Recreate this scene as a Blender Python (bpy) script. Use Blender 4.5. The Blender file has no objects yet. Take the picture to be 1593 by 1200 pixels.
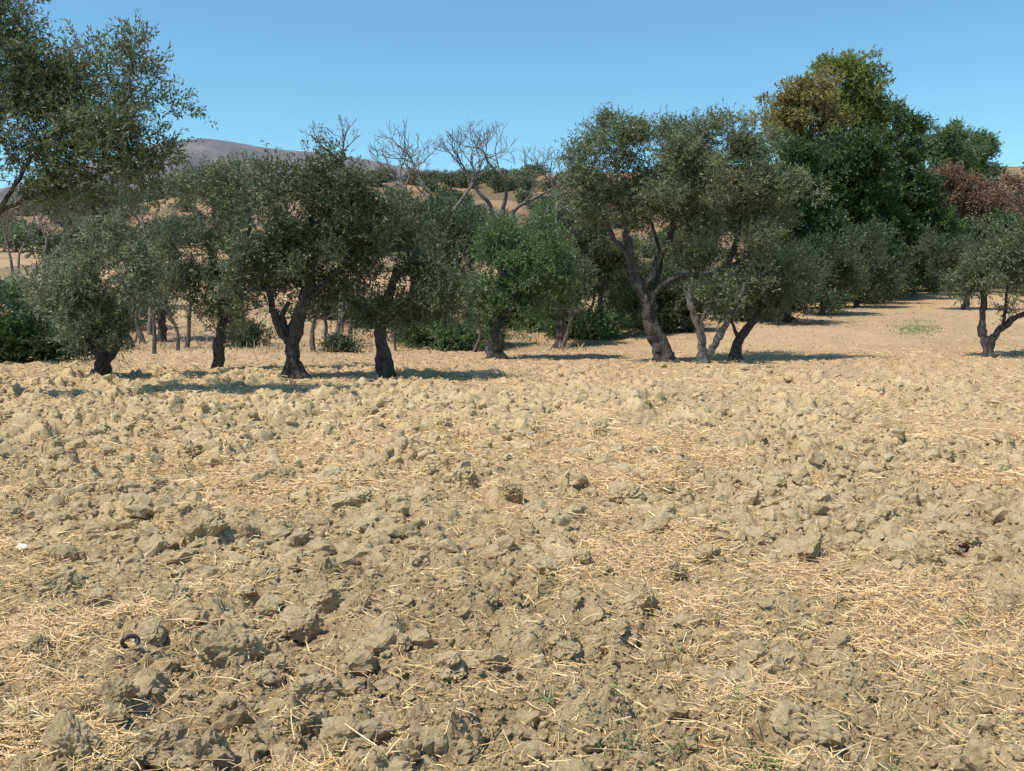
import bpy, bmesh, math, random
import numpy as np
from mathutils import Vector, noise as mnoise
R = np.random.default_rng(7)
random.seed(7)
sc = bpy.context.scene
COL = sc.collection
F = 1500.0; TH = math.atan(132/1500); CH = 1.6

# ------------------------------------------------------------ noise
def hsh(ix, iy, seed):
    h = (ix.astype(np.int64)*374761393 + iy.astype(np.int64)*668265263 + seed*1274126177) & 0xffffffff
    h = ((h ^ (h >> 13))*1274126177) & 0xffffffff
    h = ((h ^ (h >> 15))*2246822519) & 0xffffffff
    return ((h ^ (h >> 16)) & 0xffffff)/float(0xffffff)
def vn(x, y, seed=0):
    ix = np.floor(x); iy = np.floor(y); fx = x-ix; fy = y-iy
    ux = fx*fx*fx*(fx*(fx*6-15)+10); uy = fy*fy*fy*(fy*(fy*6-15)+10)
    a = hsh(ix, iy, seed); b = hsh(ix+1, iy, seed); c = hsh(ix, iy+1, seed); d = hsh(ix+1, iy+1, seed)
    return (a+(b-a)*ux)*(1-uy)+(c+(d-c)*ux)*uy
def fbm(x, y, o=4, seed=0):
    s = 0; a = 0.5; t = 0
    for i in range(o):
        s = s+a*vn(x*2**i+17.3*i, y*2**i-9.1*i, seed+i); t += a; a *= .5
    return s/t
def sst(a, b, v):
    t = np.clip((v-a)/(b-a), 0, 1); return t*t*(3-2*t)
def domes(x, y, cell, seed, rmin=.3, rmax=.75, prob=.8, flat=.95):
    X = x/cell; Y = y/cell; ix = np.floor(X); iy = np.floor(Y); out = np.zeros_like(x)
    for dx in (-1, 0, 1):
        for dy in (-1, 0, 1):
            jx = ix+dx; jy = iy+dy
            px = jx+hsh(jx, jy, seed); py = jy+hsh(jx, jy, seed+1)
            r = rmin+(rmax-rmin)*hsh(jx, jy, seed+2)**2
            r = r*(hsh(jx, jy, seed+3) < prob)
            ex = X-px; ey = Y-py
            an = hsh(jx, jy, seed+6)*6.28
            d1 = np.abs(ex*np.cos(an)+ey*np.sin(an)); d2_ = np.abs(-ex*np.sin(an)+ey*np.cos(an))
            dd = np.maximum(np.maximum(d1, d2_*1.15), (d1+d2_)*.78)*.6+np.sqrt(ex*ex+ey*ey)*.4
            tilt = (hsh(jx, jy, seed+4)-.5)*ex+(hsh(jx, jy, seed+5)-.5)*ey
            h = np.sqrt(np.clip(r*r-dd*dd, 0, None))*flat
            h = np.minimum(h, r*.64+tilt*1.4)
            out = np.maximum(out, h)
    return out*cell

# ------------------------------------------------------------ terrain
YL = [-500, 0, 34, 45, 60, 120, 180, 250, 300, 600, 5000]
ZL = [0, 0, -.1, .8, 2.7, 8.6, 18, 31, 33, 33, 20]
YR = [-500, 0, 28, 45, 80, 120, 180, 250, 300, 600, 5000]
ZR = [0, 0, 0, .9, 2.6, 6.0, 15, 31, 34, 36, 20]
def hbase(x, y):
    x = np.asarray(x, float); y = np.asarray(y, float)
    b = sst(-2, 12, x)
    z = np.interp(y, YL, ZL)*(1-b)+np.interp(y, YR, ZR)*b
    z = z+0.04*np.clip(x, -300, 300)*sst(120, 250, y)
    z = z+(fbm(x/60+5, y/60, 3, 3)-.5)*8*sst(90, 220, y)
    z = z+(fbm(x/5, y/5, 3, 31)-.5)*0.16*sst(2, 6, y+2)
    return z
def gz(x, y): return float(hbase(np.array([x]), np.array([y]))[0])
def strawmask(x, y):
    n = fbm(x/1.1+3, y/1.5+8, 4, 55)
    return sst(.45, .64, n + .06*sst(-1, 4, x) + .11*sst(4.8, 2.4, y+.0*x)*sst(-1.2, .6, np.abs(x+.4)-.9))
def micro(x, y):
    wx = x+(fbm(x*7, y*7, 3, 71)-.5)*.15+(vn(x*38, y*38, 73)-.5)*.026
    wy = y+(fbm(x*7, y*7, 3, 82)-.5)*.15+(vn(x*38, y*38, 74)-.5)*.026
    sm = strawmask(x, y)
    far = sst(20, 28, y+3*fbm(x/3, y/3, 2, 9)-1.5)
    amp = (1-.48*sm)*(1-.62*far)*sst(60, 30, y)*(1+.3*sst(6, 14, y))
    big = sst(.32, .58, fbm(x/1.3, y/1.3, 2, 19)+.06*sst(1, -3, x))
    mid = .35+.65*sst(.38, .6, fbm(x/.7, y/.7, 3, 23))
    h = domes(wx, wy, .36, 11, prob=.6, rmax=.70)*.75*big
    h = h+domes(wx+5, wy+3, .17, 21, prob=.72)*.85*mid
    h = h+domes(wx+1, wy+7, .075, 31, prob=.9)*.85*sst(18, 8, y)
    h = h+(fbm(x*16, y*16, 4, 41)-.5)*.06+(fbm(x*1.6, y*1.6, 3, 44)-.5)*.14
    h = h+(vn(x*70, y*70, 48)-.5)*.011*sst(9, 5, y)
    return h*amp-.06*amp
def htot(x, y): return hbase(x, y)+micro(x, y)
def ht1(x, y): return float(htot(np.array([x]), np.array([y]))[0])

# ------------------------------------------------------------ mesh util
def mesh_from(name, V, Fc, mat=None, smooth=False, fattr=None, cattr=None):
    V = np.ascontiguousarray(V, dtype=np.float32); Fc = np.ascontiguousarray(Fc, dtype=np.int32)
    me = bpy.data.meshes.new(name)
    n, k = Fc.shape
    me.vertices.add(len(V)); me.vertices.foreach_set("co", V.ravel())
    me.loops.add(n*k); me.loops.foreach_set("vertex_index", Fc.ravel())
    me.polygons.add(n)
    me.polygons.foreach_set("loop_start", np.arange(0, n*k, k, dtype=np.int32))
    me.polygons.foreach_set("use_smooth", np.full(n, smooth, dtype=bool))
    if fattr is not None:
        a = me.attributes.new("tint", 'FLOAT', 'POINT'); a.data.foreach_set("value", np.ascontiguousarray(fattr, dtype=np.float32))
    if cattr is not None:
        a = me.attributes.new("gcol", 'FLOAT_COLOR', 'POINT'); a.data.foreach_set("color", np.ascontiguousarray(cattr, dtype=np.float32).ravel())
    me.update(calc_edges=True)
    if mat: me.materials.append(mat)
    return me
def add(name, me, parent=None, loc=None, **props):
    o = bpy.data.objects.new(name, me); COL.objects.link(o)
    if loc is not None: o.location = loc
    if parent: o.parent = parent
    for k, v in props.items(): o[k] = v
    return o

# ------------------------------------------------------------ materials
def newmat(name):
    m = bpy.data.materials.new(name); m.use_nodes = True
    nt = m.node_tree; nt.nodes.clear()
    out = nt.nodes.new("ShaderNodeOutputMaterial"); p = nt.nodes.new("ShaderNodeBsdfPrincipled")
    nt.links.new(p.outputs[0], out.inputs[0]); return m, nt, p, out
def nd(nt, t, **kw):
    n = nt.nodes.new(t)
    for k, v in kw.items(): setattr(n, k, v)
    return n
def noise_n(nt, scale, detail=4, rough=.6, vec=None):
    n = nd(nt, "ShaderNodeTexNoise"); n.inputs["Scale"].default_value = scale
    n.inputs["Detail"].default_value = detail; n.inputs["Roughness"].default_value = rough
    if vec: nt.links.new(vec, n.inputs["Vector"])
    return n
def ramp(nt, src, stops):
    r = nd(nt, "ShaderNodeValToRGB"); e = r.color_ramp.elements
    e[0].position = stops[0][0]; e[0].color = (*stops[0][1], 1)
    e[1].position = stops[-1][0]; e[1].color = (*stops[-1][1], 1)
    for p, c in stops[1:-1]:
        x = e.new(p); x.color = (*c, 1)
    nt.links.new(src, r.inputs[0]); return r
def mix(nt, typ, fac, a, b):
    m = nd(nt, "ShaderNodeMix", data_type='RGBA', blend_type=typ)
    for sock, v in ((m.inputs[0], fac), (m.inputs[6], a), (m.inputs[7], b)):
        if isinstance(v, (int, float)): sock.default_value = v
        elif isinstance(v, tuple): sock.default_value = (*v, 1)
        else: nt.links.new(v, sock)
    return m.outputs[2]
def bump(nt, p, h, strength, dist):
    b = nd(nt, "ShaderNodeBump"); b.inputs["Strength"].default_value = strength; b.inputs["Distance"].default_value = dist
    nt.links.new(h, b.inputs["Height"]); nt.links.new(b.outputs[0], p.inputs["Normal"])

def soil_mat(name, use_attr):
    m, nt, p, out = newmat(name)
    g = nd(nt, "ShaderNodeNewGeometry"); pos = g.outputs["Position"]
    n1 = noise_n(nt, 2.2, 6, .65, pos); n2 = noise_n(nt, 34, 8, .75, pos); n3 = noise_n(nt, 11, 5, .6, pos)
    if use_attr:
        at = nd(nt, "ShaderNodeAttribute", attribute_name="gcol"); c = at.outputs["Color"]
    else:
        c = ramp(nt, n1.outputs[0], [(.3, (.52, .385, .222)), (.7, (.62, .475, .288))]).outputs[0]
    v1 = ramp(nt, n1.outputs[0], [(.3, (.90, .87, .84)), (.7, (1.08, 1.08, 1.08))])
    v2 = ramp(nt, n2.outputs[0], [(.3, (.66, .61, .56)), (.5, (1, 1, 1)), (.7, (1.12, 1.13, 1.15))])
    c = mix(nt, 'MULTIPLY', 1.0, c, v1.outputs[0]); c = mix(nt, 'MULTIPLY', 1.0, c, v2.outputs[0])
    nt.links.new(c, p.inputs["Base Color"]); p.inputs["Roughness"].default_value = .95
    p.inputs["Specular IOR Level"].default_value = .1
    ad = nd(nt, "ShaderNodeMath", operation='ADD'); nt.links.new(n2.outputs[0], ad.inputs[0]); nt.links.new(n3.outputs[0], ad.inputs[1])
    bump(nt, p, ad.outputs[0], 1.0, .028)
    return m
M_ground = soil_mat("soil_ground", True); M_clod = soil_mat("soil_clod", False)

def leaf_mat(name, dark, lit, under, trans=.25):
    m, nt, p, out = newmat(name)
    at = nd(nt, "ShaderNodeAttribute", attribute_name="tint")
    c = ramp(nt, at.outputs["Fac"], [(0, dark), (1, lit)]).outputs[0]
    g = nd(nt, "ShaderNodeNewGeometry")
    c = mix(nt, 'MIX', g.outputs["Backfacing"], c, mix(nt, 'MIX', .5, c, under))
    nt.links.new(c, p.inputs["Base Color"]); p.inputs["Roughness"].default_value = .5
    p.inputs["Specular IOR Level"].default_value = .35
    t = nd(nt, "ShaderNodeBsdfTranslucent"); nt.links.new(c, t.inputs[0])
    ms = nd(nt, "ShaderNodeMixShader"); ms.inputs[0].default_value = trans
    nt.links.new(p.outputs[0], ms.inputs[1]); nt.links.new(t.outputs[0], ms.inputs[2]); nt.links.new(ms.outputs[0], out.inputs[0])
    return m
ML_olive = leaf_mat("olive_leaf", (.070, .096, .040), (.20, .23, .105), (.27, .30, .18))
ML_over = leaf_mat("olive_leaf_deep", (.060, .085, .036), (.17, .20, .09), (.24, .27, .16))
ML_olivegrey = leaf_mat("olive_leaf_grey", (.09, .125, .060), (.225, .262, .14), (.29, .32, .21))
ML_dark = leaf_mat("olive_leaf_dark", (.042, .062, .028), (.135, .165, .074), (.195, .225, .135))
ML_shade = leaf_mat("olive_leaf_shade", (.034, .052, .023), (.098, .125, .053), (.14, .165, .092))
ML_green = leaf_mat("leaf_fresh_green", (.058, .105, .030), (.155, .24, .075), (.21, .28, .135))
ML_euc = leaf_mat("gum_leaf", (.09, .125, .022), (.265, .305, .06), (.24, .275, .095))
ML_eucdry = leaf_mat("gum_leaf_dry", (.18, .155, .045), (.37, .32, .115), (.32, .28, .12))
ML_wood = leaf_mat("deep_green_leaf", (.026, .056, .016), (.085, .138, .036), (.105, .15, .058))
ML_rust = leaf_mat("rusty_leaf", (.17, .105, .062), (.31, .20, .125), (.27, .19, .13))
ML_far = leaf_mat("far_leaf", (.050, .068, .034), (.12, .145, .072), (.155, .17, .10))

def bark_mat(name, a, b):
    m, nt, p, out = newmat(name)
    tc = nd(nt, "ShaderNodeTexCoord"); mp = nd(nt, "ShaderNodeMapping"); mp.inputs["Scale"].default_value = (1, 1, .3)
    nt.links.new(tc.outputs["Object"], mp.inputs[0])
    n = noise_n(nt, 20, 8, .75, mp.outputs[0]); n2 = noise_n(nt, 4, 4, .6, tc.outputs["Object"])
    c = ramp(nt, n.outputs[0], [(.36, a), (.62, b)]).outputs[0]
    c = mix(nt, 'MULTIPLY', .8, c, ramp(nt, n2.outputs[0], [(.35, (.5, .5, .5)), (.65, (1.25, 1.25, 1.25))]).outputs[0])
    nt.links.new(c, p.inputs["Base Color"]); p.inputs["Roughness"].default_value = .9
    bump(nt, p, n.outputs[0], 1.0, .12); return m
MB_dark = bark_mat("olive_bark", (.028, .024, .021), (.18, .155, .13))
MB_pale = bark_mat("olive_bark_pale", (.08, .07, .06), (.30, .27, .23))
MB_bare = bark_mat("dead_bark", (.15, .125, .105), (.33, .28, .235))
MB_stem = bark_mat("sapling_bark", (.09, .075, .062), (.26, .22, .18))

def simple(name, c, rough=.8, var=.15, scale=5):
    m, nt, p, out = newmat(name)
    g = nd(nt, "ShaderNodeNewGeometry"); n = noise_n(nt, scale, 4, .6, g.outputs["Position"])
    lo = tuple(x*(1-var) for x in c); hi = tuple(min(1, x*(1+var)) for x in c)
    r = ramp(nt, n.outputs[0], [(.3, lo), (.7, hi)]); nt.links.new(r.outputs[0], p.inputs["Base Color"])
    p.inputs["Roughness"].default_value = rough; return m
def straw_mat(name, a, b):
    m, nt, p, out = newmat(name)
    at = nd(nt, "ShaderNodeAttribute", attribute_name="tint")
    c = ramp(nt, at.outputs["Fac"], [(0, a), (1, b)]).outputs[0]
    nt.links.new(c, p.inputs["Base Color"]); p.inputs["Roughness"].default_value = .6
    return m
M_straw = straw_mat("straw", (.52, .30, .12), (.90, .67, .35))
M_grass = straw_mat("green_grass", (.12, .18, .06), (.26, .33, .13))
M_dry = straw_mat("dry_grass", (.40, .26, .13), (.62, .43, .235))
M_drydim = straw_mat("dull_dry_grass", (.26, .175, .10), (.47, .34, .19))  # darker, duller mix of the dry grass colours

# ------------------------------------------------------------ ground
yr = [-500, -200, -80, -30, -10, -3, 0, .8, 1.4]
y = 1.8
while y < 42: yr.append(y); y *= 1.0034
while y < 5000: yr.append(y); y *= 1.02
yr = np.array(yr)
uu = np.concatenate([[-60, -25, -10, -5, -3, -2, -1.4, -1.1, -.9, -.8], np.linspace(-.72, .72, 800), [.8, .9, 1.1, 1.4, 2, 3, 5, 10, 25, 60]])
W = np.maximum(yr, 0)+2.2
GX = uu[None, :]*W[:, None]; GY = np.repeat(yr[:, None], len(uu), 1)
gx = GX.ravel(); gy = GY.ravel()
mi = micro(gx, gy)*(np.abs(gx/np.repeat(W, len(uu))) < .75)*(gy > 1)
gzv = hbase(gx, gy)+mi
sm = strawmask(gx, gy)[:, None]
nA = fbm(gx/2.5, gy/2.5, 3, 90)[:, None]; nB = fbm(gx/30, gy/30, 4, 91)[:, None]; nC = fbm(gx/9+4, gy/9, 4, 95)[:, None]; nD = fbm(gx/.9, gy/1.6, 4, 99)[:, None]
soil = np.array([.54, .40, .231])*(.86+.28*nA)
st = np.array([.60, .43, .225])
c = soil*(1-.6*sm)+st*(.6*sm)
c = c*(1+.20*np.clip(mi, -.1, .12)[:, None]/.1)  # cavity shade painted into the colour: gaps between clods darker, tops lighter
field = np.array([.50, .345, .20])*(.70+.35*nC+.24*nD)
t = sst(17, 29, gy+4*nA[:, 0]-2)[:, None]; c = c*(1-t)+field*t
hill = np.array([.36, .24, .142])*(.7+.6*nB)
t = sst(50, 100, gy)[:, None]; c = c*(1-t)+hill*t
red = np.array([.30, .17, .105])
t = (sst(110, 140, gy)*sst(.38, .55, nB[:, 0]))[:, None]*.8; c = c*(1-t)+red*t
scrub = np.array([.11, .105, .055])
t = (sst(50, 80, gy)*sst(.46, .56, fbm(gx/6, gy/12, 5, 97)))[:, None]*.75; c = c*(1-t)+scrub*t
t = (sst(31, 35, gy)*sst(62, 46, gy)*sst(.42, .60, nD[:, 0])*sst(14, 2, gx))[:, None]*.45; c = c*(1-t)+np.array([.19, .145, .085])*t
c4 = np.concatenate([c, np.ones((len(c), 1))], 1)
nr, nc = len(yr), len(uu)
idx = np.arange(nr*nc).reshape(nr, nc)
fq = np.stack([idx[:-1, :-1].ravel(), idx[:-1, 1:].ravel(), idx[1:, 1:].ravel(), idx[1:, :-1].ravel()], 1)
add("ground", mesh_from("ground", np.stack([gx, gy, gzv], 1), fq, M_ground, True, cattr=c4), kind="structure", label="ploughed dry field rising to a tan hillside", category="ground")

# mountain
mx = np.linspace(-3200, 1500, 260); my = np.linspace(2200, 4600, 100)
MX, MY = np.meshgrid(mx, my)
prof = np.interp(mx, [-3200, -2200, -1500, -1250, -1120, -1020, -930, -850, -760, -650, -520, -392, -200, 200, 1500], [140, 220, 350, 425, 462, 484, 493, 482, 468, 455, 440, 420, 385, 310, 200])
ridge = np.exp(-((MY-3000)/520)**2)
MZ = prof[None, :]*ridge + (fbm(MX/260, MY/260, 5, 200)-.5)*150*ridge**.5*np.clip(np.abs(MY-3000)/300, .12, 1)
mi_ = np.arange(MX.size).reshape(MX.shape)
mf = np.stack([mi_[:-1, :-1].ravel(), mi_[:-1, 1:].ravel(), mi_[1:, 1:].ravel(), mi_[1:, :-1].ravel()], 1)
m, nt, p, out = newmat("hazy_mountain_rock")
g = nd(nt, "ShaderNodeNewGeometry"); n = noise_n(nt, .010, 10, .75, g.outputs["Position"])
r = ramp(nt, n.outputs[0], [(.38, (.108, .105, .118)), (.52, (.148, .138, .145)), (.64, (.21, .19, .18))])  # distance haze mixed into the rock colour as bluish grey
nt.links.new(r.outputs[0], p.inputs["Base Color"]); p.inputs["Roughness"].default_value = 1
add("mountain", mesh_from("mountain", np.stack([MX.ravel(), MY.ravel(), MZ.ravel()], 1), mf, m, True), kind="structure", label="distant bare purple grey mountain ridge", category="mountain")

# ------------------------------------------------------------ survey helper
def ray(px, py, d):
    u = (px-796.5)/F; v = (600-py)/F
    yy = math.cos(TH)+v*math.sin(TH); zz = -math.sin(TH)+v*math.cos(TH)
    return np.array([u*d/yy, d, CH+zz*d/yy])
def on_ground(px, py):
    u = (px-796.5)/F; v = (600-py)/F
    yy = math.cos(TH)+v*math.sin(TH); zz = -math.sin(TH)+v*math.cos(TH)
    d = CH/(-zz)*yy
    for _ in range(4):
        x = u*d/yy; d = (CH-gz(x, d))/(-zz)*yy
    return u*d/yy, d

# ------------------------------------------------------------ tubes
def smooth_path(P, r, step):
    P = [np.array(p, float) for p in P]
    if len(P) < 3: 
        L = np.linalg.norm(P[1]-P[0]); n = max(2, int(L/step)+1); t = np.linspace(0, 1, n)[:, None]
        return P[0]*(1-t)+P[1]*t, r[0]*(1-t[:, 0])+r[1]*t[:, 0]
    Q = [2*P[0]-P[1]]+P+[2*P[-1]-P[-2]]; out = []; rr = []
    for i in range(1, len(Q)-2):
        L = np.linalg.norm(Q[i+1]-Q[i]); n = max(1, int(L/step))
        for k in range(n):
            t = k/n
            out.append(.5*((2*Q[i])+(-Q[i-1]+Q[i+1])*t+(2*Q[i-1]-5*Q[i]+4*Q[i+1]-Q[i+2])*t*t+(-Q[i-1]+3*Q[i]-3*Q[i+1]+Q[i+2])*t**3))
            rr.append(r[i-1]*(1-t)+r[i]*t)
    out.append(P[-1]); rr.append(r[-1])
    return np.array(out), np.array(rr)
class Tubes:
    def __init__(s): s.V = []; s.F = []; s.n = 0
    def tube(s, P, r, sides=6, gnarl=0, seed=0):
        n = len(P); T = np.gradient(P, axis=0); T /= (np.linalg.norm(T, axis=1)[:, None]+1e-9)
        ref = np.array([1., .1, 0]) if abs(T[:, 2].mean()) > .6 else np.array([0, .1, 1.])
        A = np.cross(T, ref); A /= np.linalg.norm(A, axis=1)[:, None]+1e-9; B = np.cross(T, A)
        a = np.linspace(0, 2*math.pi, sides, endpoint=False)
        rad = np.repeat(np.asarray(r)[:, None], sides, 1)
        if gnarl:
            tt = np.arange(n)[:, None]*.35; aa = a[None, :]
            rad = rad*(1+gnarl*(.6*np.sin(3*aa+tt*.6+seed)+.45*np.sin(5*aa-tt*.9+seed*2)+1.7*(vn(tt*1.6+aa*0+seed*7, aa*1.6+tt*.3, 5)-.5)))
        V = P[:, None, :]+rad[:, :, None]*(np.cos(a)[None, :, None]*A[:, None, :]+np.sin(a)[None, :, None]*B[:, None, :])
        V = V.reshape(-1, 3)
        i = np.arange(n-1)[:, None]*sides; j = np.arange(sides)[None, :]; j2 = (j+1) % sides
        f = np.stack([(i+j).ravel(), (i+j2).ravel(), (i+sides+j2).ravel(), (i+sides+j).ravel()], 1)+s.n
        s.V.append(V); s.F.append(f); s.n += len(V)
    def mesh(s, name, mat): return mesh_from(name, np.concatenate(s.V), np.concatenate(s.F), mat, True)
def unit(v): return v/(np.linalg.norm(v, axis=-1, keepdims=True)+1e-9)

def leaves(C, O, cr, L, rng, nt=24, nl=12, tl=.32, up=.35, wf=.28):
    n = len(C); ct = rng.random(n)
    off = unit(rng.normal(size=(n, nt, 3)))*rng.random((n, nt, 1))**.6*cr*np.array([1, 1, .8])
    S = C[:, None, :]+off
    D = unit(O[:, None, :]*.5+unit(off)*.6+rng.normal(size=(n, nt, 3))*.45+np.array([0, 0, up]))
    t = (np.arange(nl)+.5)/nl
    ln = tl*(.5+rng.random((n, nt, 1, 1)))
    Pp = S[:, :, None, :]+D[:, :, None, :]*(t[None, None, :, None]*ln)
    LD = unit(D[:, :, None, :]*.75+unit(rng.normal(size=(n, nt, nl, 3)))*.8)
    WD = unit(np.cross(LD, rng.normal(size=(n, nt, nl, 3))))
    ll = L*(.65+.7*rng.random((n, nt, nl, 1)))
    a = Pp; b = Pp+LD*ll*.5+WD*ll*wf*.5; c_ = Pp+LD*ll; d = Pp+LD*ll*.5-WD*ll*wf*.5
    V = np.stack([a, b, c_, d], 3).reshape(-1, 3)
    Fc = np.arange(len(V)).reshape(-1, 4)
    tint = np.clip(ct[:, None, None]*.5+rng.random((n, nt, 1))*.3+rng.random((n, nt, nl))*.25, 0, 1)
    return V, Fc, np.repeat(tint.ravel(), 4)

def tree(name, label, cat, d, base, trunks, blobs, s=1.0, lm=ML_olive, bm=MB_dark, seed=1, dens=1.0, group=None, up=.32, gn=.36, inner=.4, tl=.30, wf=.29, ex=.89, lump=5, rs=.9):
    rng = np.random.default_rng(seed)
    b = ray(base, 500, d); org = np.array([b[0], d, gz(b[0], d)])
    E = bpy.data.objects.new(name, None); COL.objects.link(E); E.location = org; E.empty_display_size = .3
    E["label"] = label; E["category"] = cat
    if group: E["group"] = group
    T = Tubes(); nodes = []; nr_ = []
    for k, (pl, r0, r1) in enumerate(trunks):
        P = []
        for q in pl:
            w = ray(q[0], q[1], d)-org; w[1] = q[2] if len(q) > 2 else 0
            P.append(w)
        if k == 0: P[0][2] = -.12*max(1, s*.6)
        r = np.linspace(r0, r1, len(P))*rs
        if P[0][2] < 0: r[0] = r0*1.1
        Q, rr = smooth_path(P, r, .09*s)
        if len(Q) > 6: Q[2:-1] += rng.normal(size=(len(Q)-3, 3))*.014*s
        if P[0][2] < 0: rr = rr*(1+.3*np.exp(-np.clip(Q[:, 2], 0, 9)/.12/s))
        T.tube(Q, rr, 14, gn, seed+k*3)
        h = Q[-1][2]*.45
        for q_, r_ in zip(Q, rr):
            if q_[2] > h or len(pl) < 3: nodes.append(q_); nr_.append(r_)
    C = []; O = []
    for bl in blobs:
        px, py, rx, ry = bl[:4]; dy = bl[4] if len(bl) > 4 else 0
        c0 = ray(px, py, d)-org; c0[1] = dy
        RX = rx*d/F*ex; RZ = ry*d/F*ex; RY = bl[5] if len(bl) > 5 else RX*.9
        n = max(1, int(9.5*dens*math.pi*RX*RZ/ex/s**2/lump+.5))
        u_ = unit(rng.normal(size=(n, 3))); rad = (inner+(1-inner)*rng.random((n, 1))**.7)
        rad *= 1+.12*rng.normal(size=(n, 1))
        K = c0+u_*rad*np.array([RX, RY, RZ])
        m_ = rng.integers(max(1, lump-3), lump+4, n)
        K = np.repeat(K, m_, 0); uu_ = np.repeat(u_, m_, 0)
        C.append(K+rng.normal(size=K.shape)*np.array([.22, .22, .18])*s); O.append(unit(uu_+rng.normal(size=K.shape)*.3))
    C = np.concatenate(C); O = np.concatenate(O)
    ok = C[:, 2] > .15; C = C[ok]; O = O[ok]
    N = np.array(nodes); NR = np.array(nr_)
    order = np.argsort(np.min(np.linalg.norm(C[:, None]-N[None], axis=2), axis=1))
    for i in order:
        dd = np.linalg.norm(N-C[i], axis=1)+.5*np.clip(N[:, 2]-C[i][2], 0, None)
        j = int(np.argmin(dd)); A = N[j]; B = C[i]; dist = np.linalg.norm(B-A)
        if dist < .05: continue
        m1 = A*.65+B*.35+rng.normal(size=3)*dist*.09+np.array([0, 0, dist*.04]); m2 = A*.3+B*.7+rng.normal(size=3)*dist*.09+np.array([0, 0, dist*.05])
        r0 = min(NR[j]*.75, (.008+.022*dist)*(s**.8 if s < 1.5 else 1.3)); r1 = .005*s
        P, rr = smooth_path([A, m1, m2, B], [r0, r0*.75, r0*.5, r1], max(.15*s, dist/6))
        T.tube(P, rr, 5)
        N = np.concatenate([N, P[2::2]]); NR = np.concatenate([NR, rr[2::2]])
    add("trunk", T.mesh("trunk", bm), E)
    V, Fc, tn = leaves(C, O, .29*s, .088*s, rng, tl=tl*s, up=up, wf=wf)
    add("crown", mesh_from("crown", V, Fc, lm, False, fattr=tn), E)
    return E

G = "old olive trees along the field edge"
tree("olive_tree", "large spreading olive tree with long low bough over the soil", "olive tree", 16.5, -130,
     [([(-130, 700), (-120, 560), (-100, 450), (-60, 380)], .30, .14), ([(-60, 380), (0, 330), (60, 300), (120, 285), (180, 260)], .05, .02), ([(-60, 380), (-40, 250), (20, 150), (60, 60)], .10, .04), ([(-100, 450), (-180, 330), (-220, 200)], .12, .05), ([(0, 328), (60, 230), (140, 150)], .04, .02)],
     [(35, 120, 85, 100), (145, 150, 85, 70), (225, 165, 45, 42), (165, 245, 72, 40), (60, 250, 85, 50), (205, 220, 50, 44), (-50, 60, 90, 90), (0, 15, 60, 50), (-70, 240, 70, 60, -.5), (100, 95, 60, 45), (190, 105, 30, 26), (80, 170, 100, 80), (130, 280, 55, 24), (50, 285, 60, 24, .3), (210, 265, 30, 22)],
     lm=ML_over, seed=3, dens=1.25, group=G, wf=.27)
tree("olive_tree", "small bushy grey green olive tree with foliage near the ground", "olive tree", 20.5, 157,
     [([(157, 590), (156, 540), (150, 500), (148, 450)], .15, .07), ([(160, 570), (185, 535), (190, 490)], .08, .04), ([(156, 560), (130, 520), (110, 480)], .06, .03)],
     [(150, 400, 52, 45), (118, 440, 46, 55), (185, 440, 40, 58), (150, 500, 60, 42), (110, 470, 36, 42), (165, 545, 32, 18), (150, 378, 26, 22), (145, 525, 48, 20, -.3), (172, 515, 40, 25)],
     lm=ML_olivegrey, seed=5, dens=1.3, group=G, lump=3)
tree("olive_tree", "slender olive tree with pale upper crown and leaning stem", "olive tree", 24, 337,
     [([(337, 568), (345, 520), (350, 480), (335, 420), (320, 360)], .13, .06), ([(350, 480), (380, 420), (390, 340)], .06, .03)],
     [(305, 315, 45, 45), (335, 390, 56, 60), (370, 285, 34, 42), (285, 400, 38, 55), (330, 490, 48, 32), (395, 300, 34, 40), (300, 460, 40, 40), (370, 255, 18, 16), (350, 465, 34, 40), (345, 515, 30, 14)],
     lm=ML_olive, seed=7, group=G, dens=1.05)
tree("olive_tree", "dense dark olive tree with forked leaning trunk", "olive tree", 20.5, 462,
     [([(463, 590), (455, 550), (458, 510), (472, 470), (485, 420), (490, 350)], .19, .09), ([(457, 545), (437, 515), (428, 490), (415, 440), (400, 400)], .12, .05), ([(470, 470), (530, 420), (570, 370)], .11, .04), ([(458, 530), (440, 500), (450, 470)], .06, .05)],
     [(490, 300, 66, 48), (438, 345, 64, 70), (540, 330, 70, 58), (480, 400, 78, 50), (405, 425, 44, 50), (582, 350, 42, 50), (550, 405, 60, 45), (500, 340, 95, 70), (470, 258, 32, 18), (535, 270, 36, 22), (412, 468, 42, 26), (378, 400, 36, 44), (525, 450, 45, 20)],
     lm=ML_dark, seed=9, dens=1.25, group=G)
tree("olive_tree", "low dark olive tree with short upright trunk", "olive tree", 21, 598,
     [([(600, 584), (596, 540), (590, 505), (600, 470), (620, 420)], .16, .08), ([(590, 505), (560, 480), (535, 455)], .07, .04), ([(597, 500), (640, 465), (670, 430)], .08, .04)],
     [(605, 405, 60, 42), (655, 415, 50, 48), (572, 458, 48, 32), (630, 465, 68, 34), (690, 440, 34, 38), (655, 372, 38, 26), (545, 465, 32, 22), (692, 485, 26, 20), (600, 488, 36, 14), (660, 470, 45, 28)],
     lm=ML_dark, seed=11, dens=1.25, group=G, lump=4)
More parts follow.
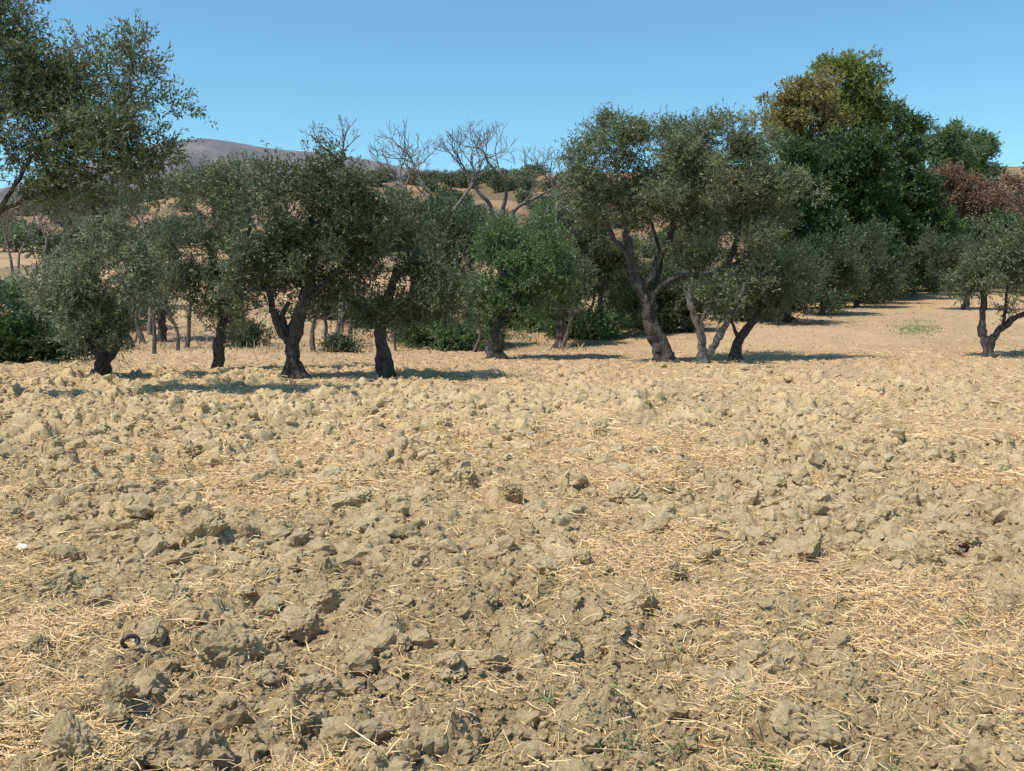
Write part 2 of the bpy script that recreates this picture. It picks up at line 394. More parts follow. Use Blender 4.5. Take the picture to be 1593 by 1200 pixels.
tree("olive_tree", "round fresh green olive tree with leaning dark trunk", "olive tree", 28, 770,
     [([(770, 553), (772, 525), (785, 495), (800, 460), (810, 410)], .25, .10), ([(785, 500), (820, 480), (845, 440)], .10, .05), ([(775, 520), (755, 490), (750, 450)], .08, .04)],
     [(810, 385, 60, 46), (770, 430, 45, 50), (845, 425, 40, 50), (805, 470, 70, 32), (780, 370, 36, 32), (850, 380, 32, 30), (740, 465, 32, 32), (865, 465, 24, 26), (800, 490, 50, 18), (810, 430, 60, 45)],
     lm=ML_green, seed=13, dens=1.4, group=G, lump=4)
tree("olive_tree", "wide spreading olive tree with leaning gnarled trunk", "olive tree", 26, 1030,
     [([(1034, 560), (1026, 530), (1012, 500), (1006, 470), (992, 440), (980, 405), (975, 350)], .26, .10), ([(1008, 475), (1026, 448), (1060, 430), (1105, 428), (1135, 405), (1150, 350)], .12, .065), ([(1000, 450), (1028, 400), (1050, 340), (1060, 260)], .10, .05), ([(985, 410), (955, 370), (930, 320)], .08, .04), ([(1110, 428), (1160, 400), (1200, 350)], .07, .04), ([(1018, 450), (1035, 400, .8), (1020, 330, 1.2)], .07, .04)],
     [(955, 225, 55, 46), (930, 290, 46, 58), (1035, 235, 62, 46), (1010, 295, 74, 58), (1105, 240, 72, 52), (1180, 255, 58, 50), (1195, 320, 50, 52), (1120, 305, 85, 55), (955, 345, 48, 34), (1218, 300, 26, 44), (1180, 375, 46, 24), (975, 190, 36, 22), (1150, 205, 34, 22), (905, 250, 18, 28), (1070, 212, 46, 24), (1065, 345, 58, 26), (1070, 285, 60, 55), (1080, 270, 60, 55, 1.2), (1130, 350, 50, 28)],
     lm=ML_olive, seed=15, dens=1.25, group=G, lump=4)
tree("olive_tree", "thin olive tree with two pale stems forming a V", "olive tree", 25, 1095,
     [([(1095, 566), (1093, 540), (1085, 505), (1072, 468), (1078, 445, .3)], .14, .065), ([(1098, 560), (1115, 530), (1132, 500), (1150, 470), (1160, 440)], .11, .05), ([(1086, 510), (1105, 470), (1100, 440)], .06, .03)],
     [(1155, 440, 48, 32, .3), (1140, 462, 36, 18, .4), (1085, 438, 24, 12)],
     lm=ML_over, bm=MB_pale, seed=17, dens=1.1, group=G, gn=.3, lump=3)
tree("olive_tree", "small olive tree leaning sharply over with low crown", "olive tree", 26.5, 1143,
     [([(1143, 558), (1146, 535), (1165, 508), (1185, 485), (1195, 440)], .16, .08), ([(1150, 530), (1140, 505), (1130, 480)], .06, .04), ([(1185, 488), (1215, 470), (1230, 440)], .06, .03)],
     [(1185, 440, 58, 38), (1212, 462, 36, 28), (1160, 465, 42, 24), (1225, 430, 22, 30)],
     lm=ML_over, bm=MB_dark, seed=19, dens=1.3, group=G, gn=.28, lump=4)
tree("olive_tree", "young olive tree with trunk forked low into a V", "olive tree", 27.5, 1537,
     [([(1537, 556), (1535, 540), (1528, 510), (1530, 470), (1525, 420)], .14, .06), ([(1538, 545), (1550, 520), (1575, 497), (1605, 480), (1625, 440)], .12, .05), ([(1560, 510), (1565, 470), (1570, 430)], .05, .03)],
     [(1530, 425, 40, 44), (1580, 405, 48, 46), (1640, 420, 55, 55), (1600, 455, 60, 24), (1512, 448, 26, 22), (1620, 385, 60, 28), (1545, 392, 26, 24), (1590, 368, 30, 16)],
     lm=ML_over, seed=21, dens=1.3, group=G, lump=4)

G2 = "olive trees farther back along the field"
far = [
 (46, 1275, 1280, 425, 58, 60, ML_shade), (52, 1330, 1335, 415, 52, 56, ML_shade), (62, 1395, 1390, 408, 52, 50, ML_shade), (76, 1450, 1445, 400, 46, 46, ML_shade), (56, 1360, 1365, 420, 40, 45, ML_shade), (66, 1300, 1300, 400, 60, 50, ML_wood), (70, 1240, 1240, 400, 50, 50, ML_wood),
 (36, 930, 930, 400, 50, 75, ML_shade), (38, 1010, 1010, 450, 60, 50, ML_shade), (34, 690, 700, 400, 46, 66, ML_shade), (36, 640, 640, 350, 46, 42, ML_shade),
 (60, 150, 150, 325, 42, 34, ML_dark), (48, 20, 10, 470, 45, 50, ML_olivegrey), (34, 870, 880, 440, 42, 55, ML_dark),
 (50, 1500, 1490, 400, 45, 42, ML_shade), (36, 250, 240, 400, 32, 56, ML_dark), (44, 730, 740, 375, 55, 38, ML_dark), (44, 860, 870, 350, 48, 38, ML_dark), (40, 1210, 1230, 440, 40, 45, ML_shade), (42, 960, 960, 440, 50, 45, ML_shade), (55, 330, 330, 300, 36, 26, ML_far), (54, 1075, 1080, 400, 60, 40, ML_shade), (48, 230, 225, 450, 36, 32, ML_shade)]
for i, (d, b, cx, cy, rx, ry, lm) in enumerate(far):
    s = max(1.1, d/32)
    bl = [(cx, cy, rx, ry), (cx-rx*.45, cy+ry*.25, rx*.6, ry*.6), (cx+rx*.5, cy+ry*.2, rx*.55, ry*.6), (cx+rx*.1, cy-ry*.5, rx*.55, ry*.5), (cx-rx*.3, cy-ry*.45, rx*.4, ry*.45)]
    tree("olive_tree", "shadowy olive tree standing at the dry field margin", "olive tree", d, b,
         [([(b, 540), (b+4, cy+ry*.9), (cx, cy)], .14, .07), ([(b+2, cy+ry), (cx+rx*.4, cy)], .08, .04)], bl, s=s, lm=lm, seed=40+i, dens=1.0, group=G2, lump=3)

def tall(name, label, d, b, blobs, lm, seed, s=2.0, dens=.9, bm=MB_pale, cat="tree"):
    top = min(q[1]-q[3]*.5 for q in blobs)
    tr = [([(b, 460), (b+3, (460+top)/2), (blobs[0][0], top)], .36, .1)]
    for q in blobs[1:4]: tr.append(([(b+2, (420+q[1])/2+20), (q[0], q[1])], .16, .07))
    return tree(name, label, cat, d, b, tr, blobs, s=s, lm=lm, bm=bm, seed=seed, dens=dens, up=.0, gn=.05, tl=.2, wf=.45, inner=.5, lump=4, ex=1.0, rs=1)
tall("gum_tree", "very tall yellow green gum tree with clumped crown", 72, 1345, [(1322, 132, 40, 34), (1354, 168, 34, 38), (1310, 180, 36, 38), (1340, 225, 48, 46), (1298, 112, 20, 16), (1372, 200, 18, 36), (1325, 102, 26, 15), (1330, 270, 50, 55), (1368, 155, 14, 14), (1330, 160, 36, 34)], ML_euc, 80, cat="gum tree", dens=1.5)
tall("gum_tree", "tall gum tree with browning dry crown", 66, 1250, [(1240, 155, 38, 28), (1214, 180, 28, 28), (1262, 182, 44, 38), (1235, 200, 40, 30), (1280, 155, 24, 28), (1203, 185, 14, 14), (1262, 132, 20, 12), (1265, 225, 40, 30)], ML_eucdry, 81, cat="gum tree", dens=1.6, s=1.9, bm=MB_dark)
tall("broadleaf_tree", "massive dark green leafy tree in a dense stand", 62, 1300, [(1300, 290, 65, 70), (1260, 268, 45, 44), (1345, 260, 55, 50), (1280, 350, 60, 55), (1350, 340, 65, 65), (1250, 320, 40, 60), (1318, 240, 44, 30)], ML_wood, 82, dens=1.4, bm=MB_dark)
tall("broadleaf_tree", "dark green leafy tree beside tall gum trees", 66, 1400, [(1400, 300, 50, 60), (1375, 240, 40, 42), (1420, 320, 40, 45), (1408, 215, 20, 36), (1390, 360, 60, 40), (1445, 355, 35, 34)], ML_wood, 83, dens=1.4, bm=MB_dark)
tall("broadleaf_tree", "mid green tree with rounded top in hillside stand", 105, 1460, [(1455, 225, 34, 24), (1435, 245, 26, 28), (1485, 242, 32, 28)], ML_green, 84, s=2.2, dens=1.8)
tall("broadleaf_tree", "blue green tree with open domed crown", 110, 1510, [(1498, 213, 28, 20), (1525, 240, 28, 22), (1500, 250, 38, 26), (1505, 228, 30, 22)], ML_green, 85, s=2.2, dens=2.0)
tall("broadleaf_tree", "tree with rusty brown dead foliage", 78, 1490, [(1490, 292, 44, 32), (1452, 285, 32, 28), (1530, 300, 42, 32), (1480, 318, 50, 28), (1442, 268, 18, 14), (1555, 315, 40, 28)], ML_rust, 86, s=1.9, dens=1.25, bm=MB_bare)
tall("broadleaf_tree", "thin rusty brown tree with bare twigs", 84, 1575, [(1575, 305, 35, 28), (1595, 335, 35, 30), (1555, 330, 40, 30)], ML_rust, 87, s=2.0, dens=.7, bm=MB_bare)
tall("broadleaf_tree", "low dark green tree beneath rusty trees", 72, 1520, [(1510, 365, 55, 24), (1565, 370, 55, 24), (1460, 375, 35, 32), (1620, 360, 60, 40)], ML_wood, 88, dens=1.4, bm=MB_dark)
tall("broadleaf_tree", "slender dark tree rising beside the olive crowns", 58, 1228, [(1228, 258, 34, 38), (1235, 305, 45, 55), (1225, 365, 50, 55), (1260, 350, 45, 50), (1248, 238, 34, 24)], ML_wood, 89, dens=1.4, s=1.9, bm=MB_dark)

# bare trees
def bare(label, d, base, starts, seed, mr=.010):
    rng = np.random.default_rng(seed); b = ray(base, 500, d); org = np.array([b[0], d, gz(b[0], d)])
    E = bpy.data.objects.new("bare_tree", None); COL.objects.link(E); E.location = org
    E["label"] = label; E["category"] = "bare tree"; E["group"] = "leafless trees behind the olives"
    T = Tubes()
    def grow(p, v, L, r, lv):
        n = 4; pts = [p]; dv = v
        for k in range(n):
            dv = unit(dv+rng.normal(size=3)*.2+np.array([0, 0, .05])); pts.append(pts[-1]+dv*L/n)
        e = r*.70
        T.tube(np.array(pts), np.linspace(r, e, n+1), 6 if lv > 3 else 4)
        if lv == 0: return
        for k in range(2 if rng.random() < .4 else 3):
            w = unit(rng.normal(size=3)); w[1] *= .5
            nv = unit(dv+w*(.85 if k else .3)+np.array([0, 0, .04]))
            grow(pts[-1] if k < 2 else pts[2], nv, L*rng.uniform(.66, .86), max(mr, e*(.9 if k == 0 else .68)), lv-1)
    for (sx, sy, dx, dz, r, Ls, lv) in starts:
        p = ray(sx, sy, d)-org; p[1] = rng.normal()*.2
        q0 = np.array([p[0]*.2, p[1]*.2, -.1])
        P, rr = smooth_path([q0, q0*.6+p*.4+np.array([.1, 0, .3]), p], [r*1.6, r*1.2, r], .4); T.tube(P, rr, 8, .1, seed)
        grow(p, unit(np.array([dx, rng.normal()*.1, dz])), Ls, r, lv)
    add("trunk", T.mesh("trunk", MB_bare), E)
bare("leafless grey tree with wide arching branches", 40, 690, [(672, 325, -.8, .65, .09, 1.15, 5), (685, 330, -.25, 1, .10, 1.3, 5), (705, 330, .35, .9, .09, 1.25, 5)], 151, .0095)
bare("leafless pale tree with fan of spreading branches", 41, 785, [(765, 325, -.35, 1, .10, 1.25, 5), (782, 325, .25, .95, .10, 1.3, 5), (798, 330, .85, .65, .09, 1.25, 5)], 152, .0095)
bare("tall leafless tree showing only bare top twigs", 40, 530, [(522, 250, -.4, .9, .06, .62, 4), (530, 248, .35, .9, .06, .66, 4)], 103, .008)
bare("thin leafless tree with fine grey twigs", 38, 232, [(228, 400, -.1, 1, .07, 1.2, 5), (236, 420, .3, 1, .06, 1.1, 5)], 104, .006)
bare("low leafless shrubby tree on the dry slope", 45, 60, [(70, 410, -.5, .8, .07, 1.2, 6), (80, 405, .3, .9, .06, 1.1, 5)], 105)
bare("low leafless shrubby tree on the dry slope", 52, 20, [(15, 400, -.2, .8, .07, 1.3, 6), (30, 395, .5, .9, .06, 1.2, 5)], 107)
bare("leafless tangled tree among olives", 36, 880, [(865, 330, .2, 1, .06, .85, 5)], 106, .006)

# thin stems
for i, (px, d, h, lean) in enumerate([(238, 31, 3.2, .25), (275, 33, 2.4, -.35), (289, 34, 2.2, .45), (487, 33, 2.2, .3), (527, 35, 2.0, .5), (736, 33, 2.0, .22), (615, 34, 1.8, .3), (905, 36, 2.0, .5), (870, 33, 1.4, .6), (222, 36, 2.8, -.3), (545, 38, 2.2, -.2), (40, 36, 3.0, .5), (505, 37, 2.4, -.4)]):
    b = ray(px, 500, d); rng = np.random.default_rng(300+i); T = Tubes(); x0 = b[0]; z0 = gz(x0, d)
    k1 = rng.normal()*.12; k2 = rng.normal()*.12; rr0 = rng.uniform(.05, .1)
    P, rr = smooth_path([np.array([0, 0, -.1]), np.array([lean*.2+k1, .05, h*.3]), np.array([lean*.6+k2, -.05, h*.65]), np.array([lean, 0, h])], [rr0, rr0*.75, rr0*.55, .02], .15); T.tube(P, rr, 8, .25, i)
    for k in range(12):
        j = rng.integers(len(P)//3, len(P)); v = unit(np.array([rng.normal(), rng.normal(), 1.0])); L = rng.uniform(.3, 1.0)
        Q, q = smooth_path([P[j], P[j]+v*L*.5+rng.normal(size=3)*.05, P[j]+v*L], [.022, .012, .004], .15); T.tube(Q, q, 4)
    add("bare_sapling", T.mesh("bare_sapling", MB_stem), loc=(x0, d, z0), label="thin grey leafless sapling in dry grass", category="sapling", group="thin bare saplings along the field edge")

# bushes
def bush(px, d, w, h, lm, seed, label, s=1.2):
    rng = np.random.default_rng(seed); b = ray(px, 500, d); org = np.array([b[0], d, gz(b[0], d)])
    C = []; O = []
    for k in range(6):
        c0 = np.array([rng.uniform(-.5, .5)*w, rng.uniform(-.3, .3)*w, h*rng.uniform(.25, .5)]); RX = w*.30; RZ = h*.5*rng.uniform(.5, 1.15)
        n = max(4, int(8*math.pi*RX*RZ/s**2)); u_ = unit(rng.normal(size=(n, 3))); C.append(c0+u_*(.4+.6*rng.random((n, 1)))*np.array([RX, RX, RZ])); O.append(u_)
    C = np.concatenate(C); O = np.concatenate(O); ok = C[:, 2] > .02; C = C[ok]; O = O[ok]
    E = bpy.data.objects.new("bush", None); COL.objects.link(E); E.location = org; E["label"] = label; E["category"] = "bush"; E["group"] = "bushes under the tree line"
    T = Tubes()
    for q in C[::4]:
        P, rr = smooth_path([np.array([rng.normal()*.1, rng.normal()*.1, -.05]), q*.5+np.array([0, 0, .1]), q], [.03, .02, .006], .2); T.tube(P, rr, 4)
    add("stems", T.mesh("stems", MB_dark), E)
    V, Fc, tn = leaves(C, O, .3*s, .085*s, rng, tl=.28*s, up=.4, wf=.4); add("foliage", mesh_from("foliage", V, Fc, lm, False, fattr=tn), E)
DB = "dark dense leafy bush in shade"
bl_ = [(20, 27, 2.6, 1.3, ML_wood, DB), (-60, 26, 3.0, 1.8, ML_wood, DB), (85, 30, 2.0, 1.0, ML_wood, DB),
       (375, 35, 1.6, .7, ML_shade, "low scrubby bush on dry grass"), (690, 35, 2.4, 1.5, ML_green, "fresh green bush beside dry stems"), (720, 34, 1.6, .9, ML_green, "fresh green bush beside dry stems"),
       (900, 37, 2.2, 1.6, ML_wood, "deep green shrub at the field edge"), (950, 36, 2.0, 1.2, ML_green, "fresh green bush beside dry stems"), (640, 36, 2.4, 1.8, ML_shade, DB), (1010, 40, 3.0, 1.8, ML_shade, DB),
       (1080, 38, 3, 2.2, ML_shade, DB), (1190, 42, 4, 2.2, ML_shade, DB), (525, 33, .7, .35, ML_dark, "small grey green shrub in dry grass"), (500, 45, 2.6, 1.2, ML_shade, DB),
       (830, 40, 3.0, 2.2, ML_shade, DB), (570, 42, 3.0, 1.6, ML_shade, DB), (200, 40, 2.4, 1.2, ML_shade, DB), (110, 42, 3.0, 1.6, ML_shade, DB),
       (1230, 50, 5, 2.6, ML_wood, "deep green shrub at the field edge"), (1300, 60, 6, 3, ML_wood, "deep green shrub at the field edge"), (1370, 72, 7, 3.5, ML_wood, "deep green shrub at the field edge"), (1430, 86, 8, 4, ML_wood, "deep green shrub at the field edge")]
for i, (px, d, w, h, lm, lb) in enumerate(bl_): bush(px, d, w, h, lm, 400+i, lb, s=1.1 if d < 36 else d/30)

# distant trees on the hillside
def far_mesh(seed, lm):
    rng = np.random.default_rng(seed); C = []; O = []
    for k in range(6):
        c0 = np.array([rng.uniform(-1.4, 1.4), rng.uniform(-1.4, 1.4), rng.uniform(1.6, 3.2)]); n = 9; u_ = unit(rng.normal(size=(n, 3))); C.append(c0+u_*1.1); O.append(u_)
    C = np.concatenate(C); O = np.concatenate(O)
    V, Fc, tn = leaves(C, O, .8, .42, rng, nt=7, nl=5, tl=.6, up=.0, wf=.5)
    T = Tubes(); P, rr = smooth_path([np.array([0, 0, -.5]), np.array([.1, 0, 1.2]), np.array([0, 0, 3])], [.25, .18, .08], .4); T.tube(P, rr, 6)
    TV = np.concatenate(T.V); TF = np.concatenate(T.F)+len(V)
    return mesh_from("far_tree", np.concatenate([V, TV]), np.concatenate([Fc, TF]), lm, False, fattr=np.concatenate([tn, np.full(len(TV), .3)]))
FM = [far_mesh(500+i, [ML_far, ML_dark, ML_far, ML_olive, ML_rust][i]) for i in range(5)]
rng = np.random.default_rng(55)
def put_far(x, y, k, ch=None):
    q = rng.integers(4) if rng.random() > .05 else 4
    o = add("orchard_tree", FM[q], loc=(x, y, gz(x, y)-.3), label="rusty round tree on the tan hillside" if q == 4 else "round dark tree dotted on the tan hillside", category="tree", group="trees dotted over the distant hillside")
    o.rotation_euler = (0, 0, rng.uniform(0, 6.28)); o.scale = (k*rng.uniform(.9, 1.3), k*rng.uniform(.9, 1.3), k*rng.uniform(.8, 1.1))
for i in range(125):
    px = rng.uniform(40, 930); y = rng.uniform(225, 285); put_far((px-796)/F*y, y, rng.uniform(.7, 1.1))
for i in range(55):
    px = rng.uniform(-20, 560); y = rng.uniform(85, 225); put_far((px-796)/F*y, y, rng.uniform(.5, .8))
for i in range(80):
    px = rng.uniform(540, 1200); y = rng.uniform(85, 230); put_far((px-796)/F*y, y, rng.uniform(.55, .95))
for i in range(38):
    px = rng.uniform(1400, 1640); y = rng.uniform(130, 245); put_far((px-796)/F*y, y, rng.uniform(.9, 1.3))

# small distant house
def box(name, parent, x0, x1, y0, y1, z0, z1, mat):
    bm = bmesh.new(); bmesh.ops.create_cube(bm, size=1)
    for v in bm.verts: v.co = Vector((x0+(v.co.x+.5)*(x1-x0), y0+(v.co.y+.5)*(y1-y0), z0+(v.co.z+.5)*(z1-z0)))
    me = bpy.data.meshes.new(name); bm.to_mesh(me); bm.free(); me.materials.append(mat); return add(name, me, parent)
hx, hy = (836-796)/F*275, 275
H = bpy.data.objects.new("house", None); COL.objects.link(H); H.location = (hx, hy, gz(hx, hy)); H["label"] = "small pale farmhouse with low roof on the hill"; H["category"] = "house"
M_wall = simple("pale_wall", (.50, .42, .28)); M_roof = simple("tile_roof", (.5, .47, .42)); M_win = simple("dark_pane", (.04, .05, .06), .2)
box("wall", H, -4, 4, -2.5, 2.5, -1, 2.6, M_wall)
bm = bmesh.new(); vs = [bm.verts.new(v) for v in [(-4.4, -2.9, 2.602), (4.4, -2.9, 2.602), (4.4, 2.9, 2.602), (-4.4, 2.9, 2.602), (-4.4, 0, 3.5), (4.4, 0, 3.5)]]
for f in [(0, 1, 5, 4), (2, 3, 4, 5), (0, 4, 3), (1, 2, 5), (3, 2, 1, 0)]: bm.faces.new([vs[i] for i in f])
me = bpy.data.meshes.new("roof"); bm.to_mesh(me); bm.free(); me.materials.append(M_roof); add("roof", me, H)
for wx in (-2.6, 2.0): box("window", H, wx, wx+.9, -2.53, -2.4, 1, 2, M_win)
box("door", H, -.4, .6, -2.53, -2.4, 0, 2.1, M_win)

# ------------------------------------------------------------ clods
def clod_base(sub, seed):
    rng = np.random.default_rng(seed); bm = bmesh.new(); bmesh.ops.create_icosphere(bm, subdivisions=sub, radius=1)
    V = np.array([v.co[:] for v in bm.verts]); Fc = np.array([[v.index for v in f.verts] for f in bm.faces]); bm.free()
    o = rng.uniform(0, 50, 3)
    V = V*(1+np.array([mnoise.noise(Vector(v*1.4+o))*.5 for v in V]))[:, None]
    for k in range(8 if sub > 1 else 2):
        n = unit(rng.normal(size=3)); cc = rng.uniform(.48, .82); dd = V@n; V = V-np.outer(np.clip(dd-cc, 0, None), n)*.88
    dn = np.array([mnoise.noise(Vector(v*3.0+o))*.24+(mnoise.noise(Vector(v*6.5+o))*.17 if sub > 1 else 0)+(mnoise.noise(Vector(v*14+o))*.10 if sub > 2 else 0)+(mnoise.noise(Vector(v*30+o))*.06 if sub > 3 else 0) for v in V])
    V = V*(1+dn)[:, None]*np.array([1.08, rng.uniform(.75, 1), rng.uniform(.7, .92)])
    return V, Fc
def rotm(n, rng):
    q = unit(rng.normal(size=(n, 4))); w, x, y, z = q.T
    return np.stack([1-2*(y*y+z*z), 2*(x*y-z*w), 2*(x*z+y*w), 2*(x*y+z*w), 1-2*(x*x+z*z), 2*(y*z-x*w), 2*(x*z-y*w), 2*(y*z+x*w), 1-2*(x*x+y*y)], 1).reshape(n, 3, 3)
VV = []; FF = []; off = 0
def scatter(n, sub, ylo, yhi, rlo, rhi, seed, pw=2.5, sink=0.0, thr=.42, squash=.82):
    global off
    rg = np.random.default_rng(seed)
    y = np.exp(rg.uniform(math.log(ylo), math.log(yhi), n)); x = rg.uniform(-.66, .66, n)*(y+1)
    cl = fbm(x/.8, y/.8, 3, 140)+.05*sst(1.5, -2, x)-.02
    keep = (rg.random(n) > .55*strawmask(x, y)) & (cl+rg.uniform(-.12, .12, n) > thr)
    x = x[keep]; y = y[keep]; n = len(x)
    r = rlo+(rhi-rlo)*rg.random(n)**pw
    z = htot(x, y)+r*sink
    nb = 8; bases = [clod_base(sub, seed*20+k) for k in range(nb)]; wh = rg.integers(0, nb, n); RM = rotm(n, rg)
    for k in range(nb):
        s_ = wh == k; V, Fc = bases[k]; m = int(s_.sum())
        if not m: continue
        P = np.einsum('nij,vj->nvi', RM[s_], V)*r[s_][:, None, None]*np.array([1, 1, squash])+np.stack([x[s_], y[s_], z[s_]], 1)[:, None, :]
        VV.append(P.reshape(-1, 3)); FF.append((Fc[None]+(np.arange(m)*len(V))[:, None, None]).reshape(-1, 3)+off); off += m*len(V)
scatter(3400, 3, 2.3, 7, .016, .10, 1, 3.2, .0, .42)
scatter(26000, 2, 2.3, 9, .006, .028, 2, 2.4, .1, .36)
scatter(100000, 1, 2.2, 12, .004, .012, 5, 2, .2, .30)
scatter(16000, 2, 6, 24, .018, .13, 3, 3.6, .0, .40)
scatter(36000, 1, 8, 32, .014, .045, 4, 2.4, .1, .34)
add("soil_clods", mesh_from("soil_clods", np.concatenate(VV), np.concatenate(FF), M_clod, False), kind="stuff", label="broken dry clods of ploughed earth", category="clods")
big = [(540, 1150, 58), (320, 830, 42), (362, 1005, 40), (545, 775, 28), (385, 830, 24), (505, 920, 32), (295, 705, 24), (975, 768, 26), (1188, 940, 18), (240, 1145, 40), (315, 1175, 36), (1255, 850, 26), (1378, 800, 20), (1500, 830, 22),
       (735, 915, 24), (710, 745, 24), (470, 955, 32), (610, 1120, 30), (660, 1130, 30), (90, 900, 26), (930, 665, 14), (665, 730, 18), (1000, 930, 28), (1050, 890, 18), (235, 985, 24), (150, 930, 20), (1185, 680, 12), (800, 770, 22), (560, 945, 26), (430, 820, 22),
       (60, 1010, 22), (120, 1165, 34), (860, 880, 20), (905, 870, 20), (1350, 690, 14), (1120, 735, 15), (440, 740, 20), (150, 700, 16), (220, 650, 14), (690, 660, 12), (580, 640, 12), (1100, 860, 20), (1440, 900, 22), (1300, 1000, 22), (1150, 1010, 22), (770, 1020, 24), (350, 1090, 28), (480, 1060, 30), (890, 1010, 20), (700, 1030, 24), (180, 1080, 26), (420, 1130, 28), (270, 930, 24), (410, 900, 22)]
CB = []
for k in range(8):
    V, Fc = clod_base(5, 940+k); CB.append(mesh_from("earth_clod", V, Fc, M_clod, False))
for i, (px, py, rp) in enumerate(big):
    x, y = on_ground(px, py+rp*.3); r = rp*1.0*math.hypot(y, CH)/F
    o = add("earth_clod", CB[(i*3) % 8], loc=(x, y, ht1(x, y)*.6+gz(x, y)*.4+r*.32), label="large dry lump of ploughed clay soil", category="clod", group="large clods lying on the ploughed field")
    o.rotation_euler = (random.uniform(-.4, .4), random.uniform(-.4, .4), random.uniform(0, 6.28)); o.scale = (r*1.1, r*1.1, r*1.08)

V, Fc = clod_base(3, 950); x, y = on_ground(38, 852)
o = add("stone", mesh_from("stone", V, Fc, simple("pale_stone", (.72, .62, .50)), True), loc=(x, y, ht1(x, y)+.02), label="small pale flat stone on the soil", category="stone"); o.scale = (.06, .035, .03)
x, y = on_ground(203, 1016); T = Tubes(); a = np.linspace(0, 4.6, 18)
T.tube(np.stack([.035*np.cos(a), .015*np.sin(2*a), .035*np.sin(a)], 1), np.full(18, .011), 8)
add("hose_scrap", T.mesh("hose_scrap", simple("black_rubber", (.03, .03, .03), .5)), loc=(x, y, ht1(x, y)+.03), label="curled scrap of black hose between clods", category="hose")

# ------------------------------------------------------------ straw
def strands(n, ylo, yhi, Llo, Lhi, w, seed, maskp, lift, vert=0.0, spread=.66, pts=None, wgrow=.0006):
    rg = np.random.default_rng(seed)
    if pts is None:
        y = np.exp(rg.uniform(math.log(ylo), math.log(yhi), n)); x = rg.uniform(-spread, spread, n)*(y+1)
        k = rg.random(n) < (1-maskp)+maskp*strawmask(x, y)*(.2+1.6*sst(.3, .7, fbm(x*2.2, y*2.2, 2, 260))); x = x[k]; y = y[k]
    else: x, y = pts
    n = len(x); a = rg.uniform(0, 2*math.pi, n)+.0; L = Llo+(Lhi-Llo)*rg.random(n)**2.5; cv = rg.normal(size=n)*.7
    ww = w*(.6+.8*rg.random(n))+wgrow*y; tilt = rg.normal(size=n)*.18
    P = []
    h0 = htot(x, y); px = x.copy(); py = y.copy(); z = h0+lift*rg.random(n)
    el = np.clip(vert+rg.normal(size=n)*.35, -.2, 1.5) if vert else np.zeros(n)
    for k in range(4):
        if vert: zz = z+np.sin(el)*L*k/3
        else: zz = np.maximum(htot(px, py)+.004, z+tilt*L*k/3)
        P.append(np.stack([px, py, zz], 1)); aa = a+cv*k/3
        px = px+np.cos(aa)*L/3*np.cos(el); py = py+np.sin(aa)*L/3*np.cos(el)
    P = np.stack(P, 1)
    sd = np.stack([-np.sin(a), np.cos(a), rg.normal(size=n)*.6], 1); sd = unit(sd)[:, None, :]*ww[:, None, None]*.5*np.array([1, 1, .9, .5])[None, :, None]
    V = np.stack([P-sd, P+sd], 2).reshape(-1, 3)
    b = (np.arange(n)*8)[:, None]; q = []
    for k in range(3): q.append(np.concatenate([b+2*k, b+2*k+1, b+2*k+3, b+2*k+2], 1))
    return V, np.concatenate(q), np.repeat(rg.random(n), 8)
def joinv(L):
    V = []; Fc = []; T_ = []; o = 0
    for v, f, t in L: V.append(v); Fc.append(f+o); T_.append(t); o += len(v)
    return np.concatenate(V), np.concatenate(Fc), np.concatenate(T_)
V, Fc, t = joinv([strands(210000, 2.2, 12, .02, .15, .0020, 1, .86, .055, wgrow=.0004), strands(56000, 8, 30, .04, .18, .003, 2, .78, .045), strands(2200, 2.2, 9, .12, .30, .003, 3, .9, .06)])
add("straw", mesh_from("straw", V, Fc, M_straw, False, fattr=t), kind="stuff", label="scattered golden straw lying over the clods", category="straw")
V, Fc, t = strands(30000, 19, 75, .03, .10, .006, 4, 0, .02, vert=.25, spread=.6)
add("stubble", mesh_from("stubble", V, Fc, M_dry, False, fattr=t), kind="stuff", label="short tan stubble on the flat field", category="stubble")
rg = np.random.default_rng(8); n = 13000; y = rg.uniform(31, 60, n); x = rg.uniform(-.6, .08, n)*y; k = fbm(x/2, y/2, 3, 66)+rg.uniform(-.1, .1, n) > .5
V, Fc, t = strands(0, 0, 0, .06, .38, .010, 5, 0, .02, vert=1.0, pts=(x[k], y[k]))
add("dry_grass", mesh_from("dry_grass", V, Fc, M_drydim, False, fattr=t), kind="stuff", label="rough dry grass behind the olive row", category="grass")
gx_ = []; gy_ = []
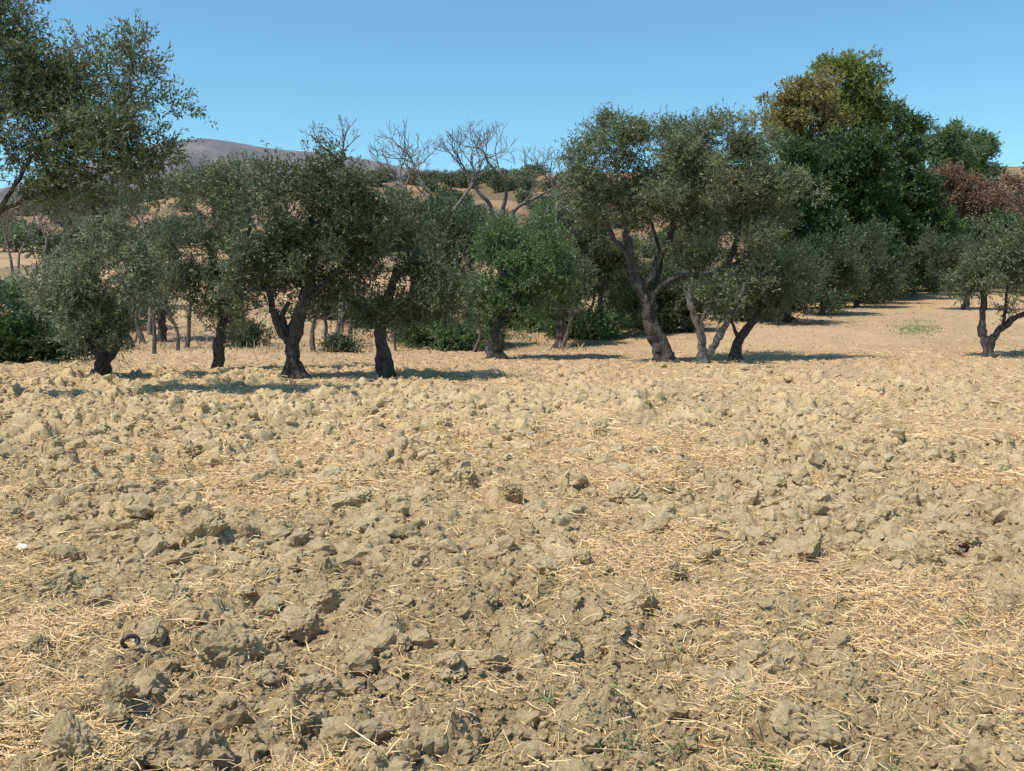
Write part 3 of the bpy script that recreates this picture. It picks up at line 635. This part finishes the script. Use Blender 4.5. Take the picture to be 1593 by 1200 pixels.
for (px, py, rx, ry, n) in [(1425, 532, 40, 6, 1600), (940, 678, 22, 5, 120), (1190, 1168, 30, 14, 110), (1035, 1150, 30, 14, 110), (850, 1102, 18, 10, 50), (970, 1165, 24, 12, 70), (1050, 675, 40, 8, 90), (1250, 975, 14, 8, 30), (1500, 970, 14, 8, 30), (1150, 1100, 12, 8, 30), (955, 700, 12, 5, 40), (1330, 970, 10, 6, 20), (1380, 1170, 20, 10, 40), (960, 1110, 16, 10, 40), (1565, 730, 14, 4, 60)]:
    for k in range(n):
        q = on_ground(px+random.gauss(0, rx*.5), py+random.gauss(0, ry*.5)); gx_.append(q[0]); gy_.append(q[1])
V, Fc, t = strands(0, 0, 0, .02, .10, .0022, 6, 0, .01, vert=.8, pts=(np.array(gx_), np.array(gy_)))
add("green_grass", mesh_from("green_grass", V, Fc, M_grass, False, fattr=t), kind="stuff", label="sparse tufts of fresh green grass", category="grass")

# ------------------------------------------------------------ light
w = bpy.data.worlds.new("World"); sc.world = w; w.use_nodes = True; nt = w.node_tree
bg = nt.nodes["Background"]; sky = nt.nodes.new("ShaderNodeTexSky"); sky.sky_type = 'NISHITA'; sky.sun_disc = False
sd = Vector((-.56, -.32, .0)); el = math.radians(60); sdir = Vector((sd.normalized().x*math.cos(el), sd.normalized().y*math.cos(el), math.sin(el)))
sky.sun_elevation = el; sky.sun_rotation = math.atan2(sdir.x, sdir.y); sky.air_density = 1.0; sky.dust_density = .3; sky.ozone_density = 1.4; sky.altitude = 200
tint = mix(nt, 'MULTIPLY', 1.0, sky.outputs[0], (.74, 1.10, 1.15))
nt.links.new(tint, bg.inputs[0]); bg.inputs[1].default_value = .142
L = bpy.data.lights.new("sun", 'SUN'); L.energy = 5.0; L.angle = math.radians(.53); L.color = (1, .945, .85)
lo = bpy.data.objects.new("sun", L); COL.objects.link(lo); lo.rotation_euler = sdir.to_track_quat('Z', 'Y').to_euler()
cam = bpy.data.cameras.new("camera"); cam.lens = 36*F/1593; cam.sensor_width = 36; cam.clip_end = 12000; cam.clip_start = .05
co = bpy.data.objects.new("camera", cam); COL.objects.link(co); co.location = (0, 0, CH); co.rotation_euler = (math.pi/2-TH, 0, 0)
sc.camera = co
sc.view_settings.view_transform = 'Standard'; sc.view_settings.look = 'None'; sc.view_settings.exposure = 0
